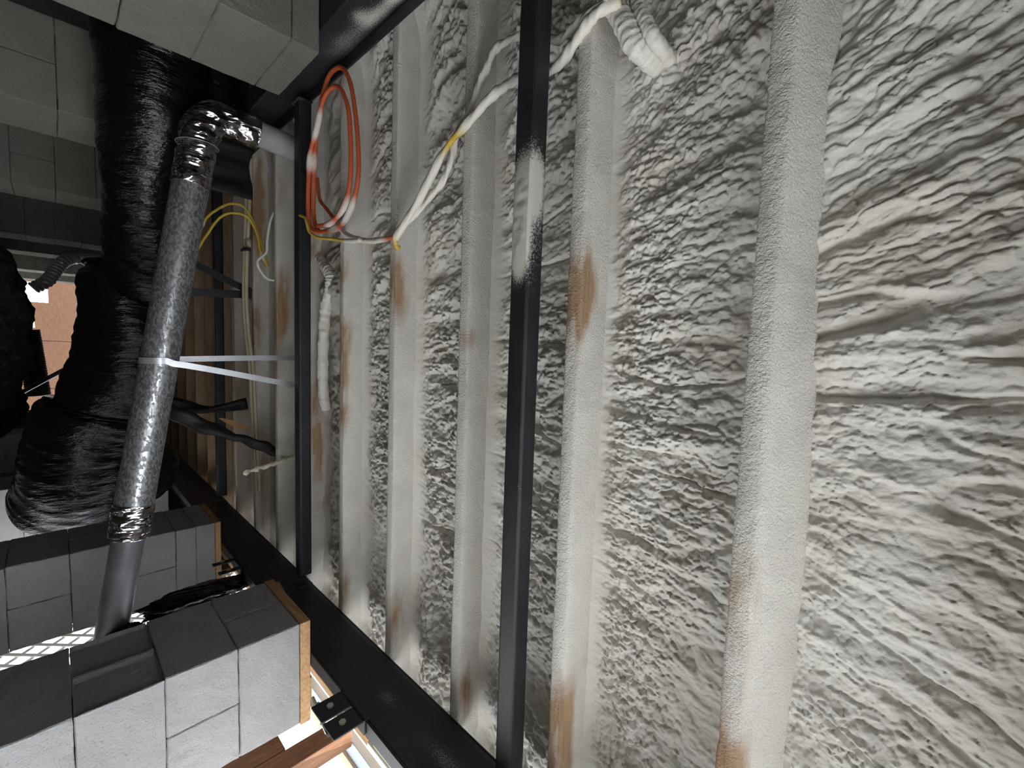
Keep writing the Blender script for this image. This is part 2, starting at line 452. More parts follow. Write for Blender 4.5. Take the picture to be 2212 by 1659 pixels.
def make_foam(b):
    y0 = JY[b - 1] + 0.036; y1 = JY[b] + 0.004
    res = {1: 0.0025, 2: 0.0027, 3: 0.0034, 4: 0.0038, 5: 0.0045}.get(b, 0.007)
    xa, xb = {1: (-1.0, 1.15), 2: (-1.15, 1.30)}.get(b, (-1.4, 1.6))
    xs = np.arange(xa, xb, res); ys = np.linspace(y0, y1, int((y1 - y0) / res))
    X, Y = np.meshgrid(xs, ys, indexing='ij')
    wx = X + 0.010 * fbm(X * 22, Y * 22, 50 + b, 2); wy = Y + 0.010 * fbm(X * 22 + 9, Y * 22, 80 + b, 2)
    cx, cy = {1: (0.10, 1.05), 2: (0.12, 1.9)}.get(b, (0.1, y1 + 1.4 + 0.3 * (b % 2)))
    rr = np.hypot(wx - cx, wy - cy); th = np.arctan2(wx - cx, cy - wy)
    R0 = cy - (y0 + y1) / 2
    u, v = rr * (0.66 if b == 1 else 1.0), th * R0
    s = {1: 1.0, 2: 0.85, 3: 0.85, 4: 0.95, 5: 0.9}.get(b, 1.1)
    aw = 0.6 * np.clip(fbm(X * 3, Y * 3, 300 + b, 2) + .5, 0, 1)
    def scallop(f, l, c): return (0.45 + c) * (1.2 * (1 - np.clip(f, 0, 1.1) ** 2) - 0.5 * l)
    def knobs(u, v, s, q):
        f0, l0, i0 = worley(u / (0.041 * s), v / (0.033 * s), b + 71 + q)
        f1, l1, cid = worley(u / (0.0200 * s), v / (0.0162 * s), b + q)
        g1, lg, gid = worley(u / (0.0108 * s), v / (0.0090 * s), b + 31 + q)
        return scallop(f1, l1, cid) + 0.9 * scallop(f0, l0, i0), scallop(g1, lg, gid)
    lump, fine = knobs(u, v, s, 0)
    if b == 1:                                          # rounder, finer knobs towards the +X half of the first bay
        la, fa = knobs(rr, v, 0.95, 400)
        m = np.clip((X + 0.25) / 0.35, 0, 1); m = m * m * (3 - 2 * m)
        lump = lump * (1 - m) + 0.92 * la * m; fine = fine * (1 - m) + 1.3 * fa * m
    ridge = fbm(u / 0.22, v / 0.062, 120 + b, 3)
    ca = vnoise(u / 0.30, v / 0.10, 140 + b); cb = vnoise(u / 0.2 + 7, v / 0.07, 150 + b)
    crease = np.exp(-(ca / 0.035) ** 2) * np.clip(0.5 + 2.2 * vnoise(u / .2, v / .2, 160 + b), 0, 1) + \
        0.6 * np.exp(-(cb / 0.045) ** 2) * np.clip(0.3 + 2 * vnoise(u / .15, v / .15, 165 + b), 0, 1)
    big = fbm(X / 0.33, Y / 0.22, 170 + b, 2)
    rough = np.clip(0.75 + 1.0 * vnoise(X / 0.25, Y / 0.16, 180 + b), 0.35, 1.3)
    al = {1: 0.0054, 2: 0.0062, 3: 0.0088, 4: 0.0112, 5: 0.0095}.get(b, 0.008)
    ar = {1: 0.026, 2: 0.020, 3: 0.026, 4: 0.036, 5: 0.030}.get(b, 0.03)
    h = al * lump * rough + 0.0026 * fine * rough + ar * ridge + 0.022 * big - 0.014 * crease
    # smooth fillet up the near face of the farther joist, tucked against both joists
    dj = y1 - Y; dn = Y - y0
    fil = np.exp(-(dj / 0.028) ** 1.5)
    calm = 1 - 0.93 * np.exp(-(dj / {1: 0.035, 2: 0.05, 3: 0.075, 4: 0.095, 5: 0.09}.get(b, 0.08)) ** 3)
    h = h * calm * (1 - 0.3 * np.exp(-(dn / 0.03) ** 2))
    h += fil * {1: 0.020}.get(b, 0.022) + np.exp(-(dn / 0.02) ** 2) * 0.008
    # the foam swells down towards the two main beams
    sx = np.clip((X - 1.26) / 0.2, 0, 1)
    h += 0.085 * sx * sx * (3 - 2 * sx) + 0.03 * np.clip((-1.06 - X) / 0.15, 0, 1) ** 1.5
    if b == 6: h += 0.045 * np.exp(-((X + .28) / .16) ** 2) + 0.02 * fbm(X / .12, Y / .1, 300, 2)
    if b == 4: h += 0.03 * np.exp(-(((X + .42) / .07) ** 2 + ((Y - 1.30) / .06) ** 2))
    base = {1: 1.728, 2: 1.722}.get(b, 1.718)
    Z = base - h
    P = np.stack([X, Y, np.minimum(Z, JT - 0.004)], -1)
    o = link('spray_foam', grid_mesh('spray_foam', P), FOAM if b < 6 else FOAM_SHADE)  # farther bays get the foam with shade in its colour
    tag(o, FL.get(b, 'dark spray foam bay far back, deep in shade beyond the third black steel tube'), 'spray foam', 'spray foam bays between the joists')

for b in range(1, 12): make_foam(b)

# ------------------------------------------------------------------ steel tubes and beams
def steel_tube(y0, y1, z0, z1, x0, x1, label, spray=None):
    t = thing('steel_tube', label, 'steel tube', (0, (y0 + y1) / 2, z0), 'square steel tubes under the joists')
    xs = np.arange(x0, x1 + 1e-6, 0.006 if spray else 0.05)
    r = 0.005
    prof = []
    n = 7
    def side(a, b, m): return [(a[0] + (b[0] - a[0]) * i / m, a[1] + (b[1] - a[1]) * i / m) for i in range(m)]
    c = [(y0 + r, z0), (y1 - r, z0), (y1, z0 + r), (y1, z1 - r), (y1 - r, z1), (y0 + r, z1), (y0, z1 - r), (y0, z0 + r)]
    for i in range(8): prof += side(c[i], c[(i + 1) % 8], n if i % 2 == 0 else 2)
    prof.append(prof[0])
    P = np.zeros((len(xs), len(prof), 3))
    P[:, :, 0] = xs[:, None]
    for j, (y, z) in enumerate(prof): P[:, j, 1] = y; P[:, j, 2] = z
    sp = np.zeros(P.shape[:2])
    if spray:
        X = P[:, :, 0]; Y = P[:, :, 1]; Z = P[:, :, 2]
        s = Y - Z
        for (sx, ax, sy, ay, a) in spray:
            sp += a * np.exp(-(np.abs((X - sx) / ax) ** 3 + np.abs((s - sy) / ay) ** 2))
        P[:, :, 2] -= np.where(Z < z0 + .004, np.clip(sp - .35, 0, 1) * 0.005 * (1 + 1.2 * fbm(X * 55, Y * 55, 3, 2)), 0)
    P[:, :, 0] += 0; P[:, :, 2] -= 0.004 * (1 - (P[:, :, 0] / 1.2) ** 2)
    P -= np.array([0, (y0 + y1) / 2, z0])
    me = grid_mesh('tube_wall', P)
    point_attr(me, 'spray', np.clip(sp, 0, 1).reshape(-1))
    o = link('tube_wall', me, STEEL, t, smooth=False)
    for sx, x in ((-1, x0), (1, x1)):
        bm = boxbm(min(x, x + sx * .008), max(x, x + sx * .008), -.045, .045, -.01, .055, bev=.002)
        link('end_plate', bm, STEEL, t)
    return t

s0 = 0.745 - 1.558
steel_tube(0.729, 0.788, 1.558, 1.614, -1.10, 1.195, 'nearest black square steel tube, full height of the photo, with a grey white overspray patch',
           [(-.33, .125, -.798, .030, 1.0), (-.40, .075, -.850, .032, .6), (-.24, .06, -.800, .022, .55), (-.34, .17, -.84, .05, .22)])
steel_tube(2.166, 2.228, 1.558, 1.614, -1.10, 1.195, 'second black square steel tube, near the zinc hanger straps and orange cable coil')
steel_tube(3.715, 3.775, 1.558, 1.614, -1.10, 1.195, 'third black square steel tube, farthest back beside the spiral pipe')

def i_beam(xc, z0, z1, y0, y1, label, spots=(), half=0.05, tf=0.009, tw=0.007, channel=False):
    t = thing('steel_beam', label, 'steel beam', (xc, (y0 + y1) / 2, z0), 'black steel main beams')
    yl = (y1 - y0) / 2; h = z1 - z0
    out = 0.0 if channel else half; wx = -half + tw / 2 if channel else 0.0
    link('bottom_flange', boxbm(-half, out, -yl, yl, 0, tf, bev=.002), STEEL, t, False)
    link('top_flange', boxbm(-half, out, -yl, yl, h - tf, h, bev=.002), STEEL, t, False)
    ys = np.concatenate([np.arange(-yl, -yl + 5.0, 0.012), np.array([yl])]); pr = []
    for i in range(13): pr.append((wx - tw / 2, tf + (h - 2 * tf) * i / 12))
    for i in range(13): pr.append((wx + tw / 2, h - tf - (h - 2 * tf) * i / 12))
    pr.append(pr[0])
    P = np.zeros((len(ys), len(pr), 3)); P[:, :, 1] = ys[:, None]
    for j, (x, z) in enumerate(pr): P[:, j, 0] = x; P[:, j, 2] = z
    Yw = P[:, :, 1] + (y0 + y1) / 2; Zw = P[:, :, 2]
    sp = np.zeros(Yw.shape)
    for (sy, sz, ry, rz, am) in spots: sp += am * np.exp(-((Yw - sy) / ry) ** 2 - ((Zw - sz) / rz) ** 2) * (1 + .5 * vnoise(Yw * 14, Zw * 20, 9))
    if xc > 0: P = P[:, ::-1, :]; sp = sp[:, ::-1]
    me = grid_mesh('web', np.ascontiguousarray(P)); point_attr(me, 'spray', np.clip(sp, 0, 1).reshape(-1))
    link('web', me, STEEL, t, False)
    return t
i_beam(1.250, 1.405, 1.614, -1.3, 14, 'black steel channel beam running along the lower right, over the block piers with wooden plates',
       [(.95, .10, .10, .03, .28), (1.25, .10, .06, .03, .22), (.75, .06, .05, .03, .25)], channel=True)
i_beam(-1.16, 1.442, 1.614, -1.3, 14, 'black steel I beam along the upper left, above the tan block pier',
       [(1.36, .12, .045, .03, .9), (1.50, .13, .10, .03, .35), (1.55, .09, .05, .03, .3), (1.75, .12, .12, .05, .3), (1.25, .13, .3, .02, .22)])

# ------------------------------------------------------------------ concrete block piers
def rough_block(x0, x1, y0, y1, z0, z1, groove=None, seed=0):
    """one masonry block; groove: '-y' or '-x' gives that end a recessed panel"""
    bm = bmesh.new(); g = 0.0009
    box(bm, x0 + g, x1 - g, y0 + g, y1 - g, z0 + g, z1 - g)
    if groove:
        for f in bm.faces[:]:
            n = f.normal if f.normal.length else f.calc_center_median()
            f.normal_update(); n = f.normal
            if (groove == '-y' and n.y < -.9) or (groove == '-x' and n.x < -.9) or (groove == '+x' and n.x > .9):
                res = bmesh.ops.inset_individual(bm, faces=[f], thickness=0.026, depth=0)
                c = f.calc_center_median()
                for v in f.verts:                                   # panel runs the full height
                    v.co.z = z0 + g + 0.002 if v.co.z < c.z else z1 - g - 0.002
                d = Vector(n) * -0.012
                for v in f.verts: v.co += d
    es = [e for e in bm.edges if e.calc_length() > .15]
    bmesh.ops.subdivide_edges(bm, edges=es, cuts=7, use_grid_fill=True)
    rnd = random.Random(seed)
    bmesh.ops.bevel(bm, geom=[e for e in bm.edges if e.is_manifold and e.calc_face_angle(0) > .8], offset=0.0035, segments=1, affect='EDGES')
    for v in bm.verts:
        v.co += Vector((rnd.uniform(-1, 1), rnd.uniform(-1, 1), rnd.uniform(-1, 1))) * 0.0012
    return bm

def pier(x0, y0, tops, split, mat, label, w=0.406, grooves=(), inner='-x'):
    """tops: course boundaries from the top down; split[i]: 'x' two blocks side by side along X, 'y' along Y, None one cap"""
    t = thing('block_pier', label, 'block pier', (x0 + w / 2, y0 + w / 2, tops[-1]), 'stacked concrete block piers')
    ox, oy, oz = x0 + w / 2, y0 + w / 2, tops[-1]
    rnd = random.Random(int(x0 * 991 + y0 * 177))
    for i in range(len(tops) - 1):
        z1, z0 = tops[i] - oz, tops[i + 1] - oz
        j = rnd.uniform(-.004, .004); j2 = rnd.uniform(-.004, .004)
        h = w / 2
        if split[i] == 'x': cells = [(-h, 0, -h, h), (0, h, -h, h)]
        elif split[i] == 'y': cells = [(-h, h, -h, 0), (-h, h, 0, h)]
        else: cells = [(-h, h, -h, h)]
        for n, (a, b, c, d) in enumerate(cells):
            gv = inner if (i in grooves and split[i] == 'y') else None
            link('concrete_block', rough_block(a + j, b + j, c + j2, d + j2, z0, z1, gv, i * 7 + n + int(y0 * 10)), mat, t, False)
    return t

T7 = [1.366 - .2034 * i for i in range(8)]
AL7 = ['y', 'x', 'y', 'x', 'y', 'x', 'y']
pier(1.067, 1.66, T7, AL7, CMU, 'nearest grey block pier at the lower left corner of the photo, wooden plate on top', grooves=(2,))
TC = [1.375, 1.281, 1.188] + [1.188 - .2075 * i for i in range(1, 7)]
pier(1.067, 2.96, TC, [None, None, 'x', 'y', 'x', 'y', 'x', 'y'], CMU, 'grey block pier behind the lower end of the spiral pipe')
for y0, lb in ((4.5, 'pale grey block pier whose front shows left of the black wrapped duct'),
               (6.95, 'small distant pale block pier beside the dirt mound'),
               (8.7, 'farthest pale block pier near the tan fence')):
    pier(1.067, y0, TC, [None, None, 'x', 'y', 'x', 'y', 'x', 'y'], CMU, lb)
TL = [1.440, 1.347, 1.135] + [1.135 - .2066 * i for i in range(1, 6)]
TL[-1] = GZ + 0.002
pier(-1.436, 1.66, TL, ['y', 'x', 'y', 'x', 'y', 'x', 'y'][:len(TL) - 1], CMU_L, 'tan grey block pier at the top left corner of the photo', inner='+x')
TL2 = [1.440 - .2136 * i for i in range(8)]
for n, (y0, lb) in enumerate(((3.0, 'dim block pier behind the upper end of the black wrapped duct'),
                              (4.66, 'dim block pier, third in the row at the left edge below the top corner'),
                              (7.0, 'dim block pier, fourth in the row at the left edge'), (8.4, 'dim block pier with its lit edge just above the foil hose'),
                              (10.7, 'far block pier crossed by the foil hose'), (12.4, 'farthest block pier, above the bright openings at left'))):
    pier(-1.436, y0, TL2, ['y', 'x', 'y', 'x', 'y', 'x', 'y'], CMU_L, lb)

def plate(x0, x1, y0, y1, z0, z1, label):
    bm = boxbm(x0, x1, y0, y1, z0, z1, bev=.002)
    tag(link('wooden_plate', bm, PLATEWOOD, None, False), label, 'wooden plate', 'wooden plates on the piers')
plate(1.064, 1.476, 1.655, 2.07, 1.367, 1.404, 'tan wooden plate on top of the nearest block pier')
plate(1.070, 1.470, 2.965, 3.36, 1.376, 1.404, 'thin reddish wooden plate on the pier behind the spiral pipe')
def shim(x0, x1, y0, y1, z, label):
    bm = bmesh.new(); box(bm, x0, x1, y0, y1, z, z + .02)
    for v in bm.verts:
        if v.co.z > z + .01 and v.co.y < (y0 + y1) / 2: v.co.z = z + .006
    tag(link('wood_shim', bm, PLATEWOOD, None, False), label, 'wood shim', 'wood shims beside the beam')
shim(1.08, 1.19, 1.92, 2.06, 1.4045, 'dark wood shim lying on the back of the tan wooden plate')
shim(1.305, 1.40, 1.66, 1.78, 1.4045, 'small tan wood wedge sticking out beyond the wooden plate')

# ------------------------------------------------------------------ frame clamps on the right beam
def clamp(y, label, tabs):
    t = thing('frame_clamp', label, 'frame clamp', (1.215, y, 1.300), 'black clamps under the right beam')
    link('bridge', boxbm(-.022, -.016, min(a for a, b in tabs), max(b for a, b in tabs), .098, .118, bev=.002), STEEL, t, False)
    link('hook', boxbm(-.022, .03, min(a for a, b in tabs), max(b for a, b in tabs), .097, .1045, bev=.002), STEEL, t, False)  # under the flange
    for a, b in tabs:
        w = boxbm(-.022, -.014, a, b, .0, .097, bev=.002)
        tb = link('tab', w, STEEL, t, False)
        bo = bmesh.new()
        bmesh.ops.create_cone(bo, cap_ends=True, segments=6, radius1=.011, radius2=.011, depth=.006,
                              matrix=Matrix.Translation((-.026, (a + b) / 2, .045)) @ Matrix.Rotation(math.pi / 2, 4, 'Y'))
        link('bolt', bo, BOLT, tb, False)
    return t
clamp_near = clamp(1.30, 'black steel clamp with two bolts under the beam at the bottom of the photo', [(-.082, -.004), (.004, .088)])
clamp(2.62, 'two pronged black clamp beside the pier behind the spiral pipe', [(-.075, -.045), (.045, .075)])
# threaded rod
rod = link('threaded_rod', tube([(.095, .26, .074), (.095, .08, .050)], .007, 10, 0), BOLT, clamp_near)
for q in (.07, .045, .02, -.015):
    bm = bmesh.new(); bmesh.ops.create_cone(bm, cap_ends=True, segments=6, radius1=.0135, radius2=.0135, depth=.012,
                                           matrix=Matrix.Translation((.095, .14 + q, .062 + q * .133)) @ Matrix.Rotation(math.pi / 2, 4, 'X'))
    link('nut', bm, BOLT, rod, False)
link('cross_bar', boxbm(.028, .104, .065, .085, .085, .0965, bev=.002), STEEL, clamp_near, False)
link('cross_bar', boxbm(.088, .102, .065, .085, .045, .0968, bev=.002), STEEL, clamp_near, False)

# ------------------------------------------------------------------ rim trim and posts outside the right beam
def board(name, x0, x1, y0, y1, z0, z1, mat, label, cat, group=None):
    return tag(link(name, boxbm(x0, x1, y0, y1, z0, z1, bev=.002), mat, None, False), label, cat, group)
board('rim_board', XE + .004, XE + .042, -1.2, 14.0, 1.60, JT, PLATEWOOD, 'reddish wooden rim board seen between the plate and the beam flange', 'rim board')
lum = thing('lumber_strip', 'pale lumber strip with rows of printed tick marks beside the lower clamp', 'lumber strip', (1.44, .6, 1.52))
link('strip', boxbm(-.035, .035, -.9, .78, 0, .02, bev=.002), LUMBER, lum, False)
bm = bmesh.new()
for r_ in range(4):
    for c_ in range(5):
        box(bm, -.024 + c_ * .011, -.0225 + c_ * .011, .67 - r_ * .07, .70 - r_ * .07, -.0008, -.0002)
link('printed_marks', bm, INK, lum, False)
board('vinyl_trim', 1.482, 1.505, -1.2, 1.42, 1.518, 1.545, VINYL, 'thin white vinyl trim next to the pale lumber strip', 'trim strip')
board('blue_trim', 1.764, 1.845, -1.2, 2.65, 1.615, 1.65, BLUEFILM, 'blue grey trim strip along the outer rim of the floor', 'trim strip')
board('outer_trim', 1.85, 1.90, -1.2, 2.65, 1.603, 1.65, LUMBER, 'tan outer trim strip against the bright sky', 'trim strip')
board('wooden_post', 1.70, 1.78, 1.73, 1.83, GZ, 1.612, POSTWOOD, 'tall brown wooden post against the sky at the bottom edge', 'post', 'brown posts outside')
board('wooden_post', 1.70, 1.78, 1.835, 1.93, GZ, 1.372, POSTWOOD, 'short brown wooden post ending just right of the nearest pier', 'post', 'brown posts outside')

# lattice skirting seen through the slot between the two right piers
lt = thing('lattice_panel', 'white lattice skirting in the bright slot between the two lower piers', 'lattice panel', (1.69, 3.3, GZ))
bm = bmesh.new()
L0, L1, LH = -.32, .32, 1.84
def clipdiag(sgn, off):
    pts = []
    for s_ in np.linspace(-3, 3, 241):
        y = off + s_; z = sgn * s_ + LH / 2
        if L0 <= y <= L1 and 0.02 <= z <= LH: pts.append((y, z))
    return (pts[0], pts[-1]) if len(pts) > 3 else None
for sgn in (1, -1):
    for off in np.arange(-2.2, 2.4, 0.115):
        c = clipdiag(sgn, off)
        if c:
            x = .004 * sgn
            sweep(bm, [Vector((x, *c[0])), Vector((x, *c[1]))], 0, flat=(.022, .006), up=(1, 0, 0))
link('lattice_slats', bm, LATTICE, lt, False)
bm = bmesh.new()
for a in (L0, L1 - .05): box(bm, .012, .03, a, a + .05, .0, LH)
box(bm, .012, .03, L0, L1, .0, .05); box(bm, .012, .03, L0, L1, LH - .05, LH)
link('frame', bm, LATTICE, lt, False)

# ------------------------------------------------------------------ spiral vent pipe
def lathe_tube(a, b, r, ribs=0, amp=0.0, n=80, seg=40, pitch=None):
    A, B = Vector(a), Vector(b)
    path = [A.lerp(B, i / n) for i in range(n + 1)]
    L = (B - A).length
    def rad(t, ang):
        if pitch:
            ph = (t * L / pitch + ang / (2 * math.pi)) % 1.0
            return r + (amp if ph < .1 else 0)
        return r
    return sweep(bmesh.new(), path, rad, seg)
pA = Vector((-0.93, 2.5, 1.243)); pB = Vector((0.83, 2.5, 0.962)); pC = Vector((1.70, 2.5, 0.822))
vent = thing('vent_pipe', 'mottled galvanised vent pipe slanting down across the left of the photo', 'vent pipe', tuple(pA))
link('spiral_pipe', lathe_tube((0, 0, 0), pB - pA, .070, pitch=.9, amp=.0016, n=260), GALV, vent)
link('tail_pipe', lathe_tube(pB - pA - (pC - pB) * .05, pC - pA, .058), DULLZINC, vent)
def crinkle(r, amp, s):
    return lambda t, a: r + amp * (abs(math.sin(a * 2.5 + t * 11 + s)) * math.sin(t * 17 + a * 2) + 0.5 * math.sin(a * 5 - t * 29))
d = (pB - pA).normalized()
link('foil_tape', tube([pB - pA - d * .10, pB - pA, pB - pA + d * .05], crinkle(.074, .003, 1), 36, 12), FOIL, vent)
link('foil_tape', tube([d * .06, d * .16, d * .24], crinkle(.0745, .0025, 2), 36, 10), FOIL, vent)
elb = [d * .10, d * 0.0, d * -.065 + Vector((0, 0, .02)), Vector((-.105, 0, .085)), Vector((-.098, 0, .20)), Vector((-.095, 0, .24))]
link('foil_elbow', tube(elb, crinkle(.076, .004, 3), 40, 10), FOIL, vent)
link('wire_tie', tube([d * .05 + Vector((0, .081 * math.cos(a), .081 * math.sin(a))) for a in np.linspace(0, 6.28, 24)], .002, 6, 2), STRAP, vent)
link('riser_pipe', tube([(-.096, 0, .15), (-.090, 0, .30), (-.075, 0, .44)], .060, 36, 4), OVERSPRAYED, vent)

def strap(label, pts, w=.027, th=.0016, mat=STRAP, name='hanger_strap', group='zinc hanger straps', per=6, up=(1, 0, 0)):
    o = link(name, sweep(bmesh.new(), smooth_path(pts, per), 0, flat=(w, th), up=up), mat, None, False)
    return tag(o, label, 'hanger strap', group)
arc = [(.10, 2.5 + .0735 * math.cos(a), 1.079 + .0735 * math.sin(a)) for a in np.linspace(math.radians(10), math.radians(-190), 12)]
strap('zinc hanger strap looped under the vent pipe and rising in two bands to the joists',
      [(.085, 2.575, 1.69), (.09, 2.5745, 1.4)] + arc[::1] + [(.112, 2.4255, 1.12), (.121, 2.425, 1.17), (.158, 2.424, 1.34), (.20, 2.422, 1.52), (.238, 2.42, 1.69)], up=(0, 1, 0))

# ------------------------------------------------------------------ black wrapped duct
def duct(pts, r, t, seed, bands=()):
    base = Vector(t.location)
    rnd = random.Random(seed); ph = [rnd.uniform(0, 6) for _ in range(8)]
    path = smooth_path([Vector(p) - base for p in pts], 26)
    def rad(tt, a):
        rr = r if not callable(r) else r(tt)
        b = 0
        for bt, bw, bd in bands: b += bd * math.exp(-((tt - bt) / bw) ** 2)
        fold = 0.004 * math.sin(a * 3 + tt * 21 + ph[0]) + 0.0022 * math.sin(tt * 75 + 2.5 * math.sin(a * 2 + ph[1]) + ph[2]) \
            + 0.0015 * math.sin(tt * 120 + a * 3 + ph[3]) + 0.012 * math.sin(a * 2 + tt * 7 + ph[4])
        return rr + fold - b
    bm = sweep(bmesh.new(), path, rad, 56)
    o = link('plastic_wrap', bm, POLY, t)
    for bt, bw, bd in bands:
        k = int(bt * (len(path) - 1)); c = path[k]; tn = (path[k + 1] - path[k - 1]).normalized()
        nx = tn.cross(Vector((0, 0, 1))).normalized(); ny = tn.cross(nx)
        rr = (r(bt) if callable(r) else r) - bd + .008
        ring = [c + (nx * math.cos(a) + ny * math.sin(a)) * rr for a in np.linspace(0, 2 * math.pi, 40, endpoint=False)]
        link('cinch_band', sweep(bmesh.new(), ring, 0, flat=(.03, .004), closed=True), BLACKP, t)
    return t
dt = thing('wrapped_duct', 'long black plastic wrapped duct bulging behind the spiral pipe', 'duct', (-1.75, 2.70, 1.10))
duct([(-1.75, 2.70, 1.10), (-1.3, 2.72, 1.12), (-1.03, 2.75, 1.125), (-.82, 2.90, 1.13), (-.62, 3.14, 1.14), (-.42, 3.40, 1.15), (-.2, 3.5, 1.13)], .208, dt, 1, [(.97, .03, .03)])
duct([(-.40, 3.60, 1.11), (-.12, 3.56, 1.08), (.2, 3.54, 1.04), (.48, 3.56, .97)], .245, dt, 2, [(.04, .04, .05), (.97, .03, .05)])
duct([(.44, 3.60, .95), (.62, 3.62, .89), (.83, 3.66, .84), (1.0, 3.74, .80), (1.03, 3.78, .79)], lambda q: .275 - .16 * max(0, q - .8) / .2, dt, 3, [(.02, .04, .03)])
# black bag slumped to the right of the pipe
def lump_mesh(c, rx, ry, rz, seed, amp=.18, n=40):
    bm = bmesh.new(); bmesh.ops.create_icosphere(bm, subdivisions=5, radius=1)
    co = np.array([v.co[:] for v in bm.verts])
    f = 1 + amp * (fbm(co[:, 0] * 2 + seed, co[:, 1] * 2 + co[:, 2], seed) + .4 * fbm(co[:, 0] * 7 + co[:, 2] * 3, co[:, 1] * 7 - co[:, 2] * 5, seed + 4))
    for v, k in zip(bm.verts, f): v.co = Vector((v.co.x * rx * k, v.co.y * ry * k, v.co.z * rz * k))
    return bm
o = link('black_bag', lump_mesh(0, .27, .17, .21, 5), POLY); o.location = (.93, 4.08, 1.16)
tag(o, 'slumped black plastic bundle with pale specks right of the spiral pipe', 'plastic bundle')

def hanging_sheet(name, x0, x1, y, z0, z1, mat, label, cat, seed, sway=.05):
    xs = np.linspace(x0, x1, 70); zs = np.linspace(z0, z1, 40)
    X, Z = np.meshgrid(xs, zs, indexing='ij')
    Y = y + sway * fbm(X * 5, Z * 1.2, seed, 3) + .02 * fbm(X * 16, Z * 4, seed + 2, 2)
    me = grid_mesh(name, np.stack([X, Y, Z + .05 * fbm(X * 4, Z * 0, seed + 3, 2)], -1))
    o = link(name, me, mat)
    md = o.modifiers.new('thick', 'SOLIDIFY'); md.thickness = .004
    return tag(o, label, cat)
hanging_sheet('plastic_sheet', -1.40, -.82, 2.955, 1.37, 1.60, BLACKRAG, 'black plastic sheet hanging behind the foil elbow', 'plastic sheet', 21, .03)

# black hanger straps for the duct, torn wrap and splinters
strap('black duct strap hanging straight down from a joist behind the third steel tube', [(-.286, 3.085, 1.618), (-.268, 3.1, 1.28), (-.262, 3.12, 1.20)], .045, .003, BLACKP, 'duct_strap', 'black duct straps', up=(0, 1, 0))
strap('black duct strap slanting upwards in the photo from the same joist', [(-.30, 3.082, 1.622), (-.36, 3.09, 1.48), (-.43, 3.1, 1.33)], .040, .003, BLACKP, 'duct_strap', 'black duct straps', up=(0, 1, 0))
rag = [(.33, 2.86, 1.12), (.41, 2.80, 1.21), (.50, 2.76, 1.37), (.575, 2.74, 1.52), (.64, 2.73, 1.63), (.69, 2.73, 1.70)]
def ragr(t, a): return (.034 - .016 * t) * (1 + .35 * math.sin(a * 2 + t * 14) + .2 * math.sin(t * 40 + a))
tag(link('torn_wrap', tube(rag, ragr, 14, 10), BLACKRAG), 'torn black wrap drooping diagonally left of the second steel tube', 'torn wrap')
tag(link('torn_wrap', tube([(.36, 3.3, 1.14), (.40, 3.25, 1.27), (.43, 3.2, 1.40), (.40, 3.15, 1.60)], lambda t, a: .028 * (1 + .4 * math.sin(a * 2 + t * 9)), 12, 8), BLACKRAG),
    'dark torn wrap strip above the drooping one, beside the third steel tube', 'torn wrap')
bm = bmesh.new()
sweep(bm, smooth_path([(.702, 2.60, 1.427), (.688, 2.60, 1.49), (.679, 2.60, 1.552), (.662, 2.60, 1.63), (.645, 2.60, 1.715)], 8),
      lambda t, a: (.009 + .006 * math.sin(t * 19) ** 2) * (1 + .4 * math.sin(a * 3 + t * 30)), 9)
tag(link('splinter', bm, SPLINTER), 'pale foam crusted splinter sticking out left of the second steel tube', 'splinter')
bm = bmesh.new()
sweep(bm, [Vector((.44, 2.90, 1.395)), Vector((.475, 2.90, 1.45)), Vector((.525, 2.90, 1.535))], 0, flat=(.032, .012), up=(0, 1, 0))
for v in bm.verts:
    if v.co.z < 1.41: v.co.x = .443
tag(link('wood_chip', bm, CHIP, None, False), 'small orange brown wood chip above the drooping torn wrap', 'wood chip')
for n, (x, z, s) in enumerate(((.705, 1.685, .018), (.735, 1.70, .013))):
    o = link('foam_nodule', lump_mesh(0, s * 1.6, s, s, 30 + n, .3), SPLINTER); o.location = (x, 2.70, z)
    tag(o, ('larger' if n == 0 else 'smaller') + ' white foam nodule at the end of the drooping torn wrap', 'foam nodule')

# ------------------------------------------------------------------ water pipes and cables
def add_spray(o, fn):
    c = coords(o.data); point_attr(o.data, 'spray', np.clip(fn(c), 0, 1))
def blobs(c, pts, r):
    s = np.zeros(len(c))
    for p in pts:
        s += np.clip(1.6 - np.linalg.norm(c - np.array(p), axis=1) / r, 0, 1)
    return s

for n, dy in enumerate((0, .03)):
    pts = [(-1.06, 3.0, 1.576), (-.9, 3.0, 1.57), (-.70, 3.0, 1.563), (-.48, 3.0, 1.553), (-.265, 3.0, 1.548), (-.045, 3.0, 1.556),
           (.178, 3.0, 1.576), (.464, 3.0, 1.586), (.757, 3.0, 1.60), (.936, 3.0, 1.607)]
    pts = [(x, y - dy * (1 + .3 * math.sin(x * 4)), z + dy * .25) for x, y, z in pts]
    t = thing('water_pipe', ('left' if n == 0 else 'right') + ' one of the two cream water pipes running beside the second steel tube', 'water pipe', pts[0], 'cream water pipes')
    lp = [Vector(p) - Vector(pts[0]) for p in pts]
    link('pipe', tube(lp, .0105, 12, 8), PEX, t)
    bm = bmesh.new()
    sweep(bm, [lp[2] + Vector((.10, 0, 0)), lp[2] + Vector((.16, 0, -.002))], .014, 12)
    link('coupling', bm, PEX, t)
tag(link('pipe_clip', boxbm(-.545, -.528, 2.94, 3.015, 1.538, 1.572, bev=.002), BLACKP, None, False), 'small black clip across the two cream water pipes', 'pipe clip')

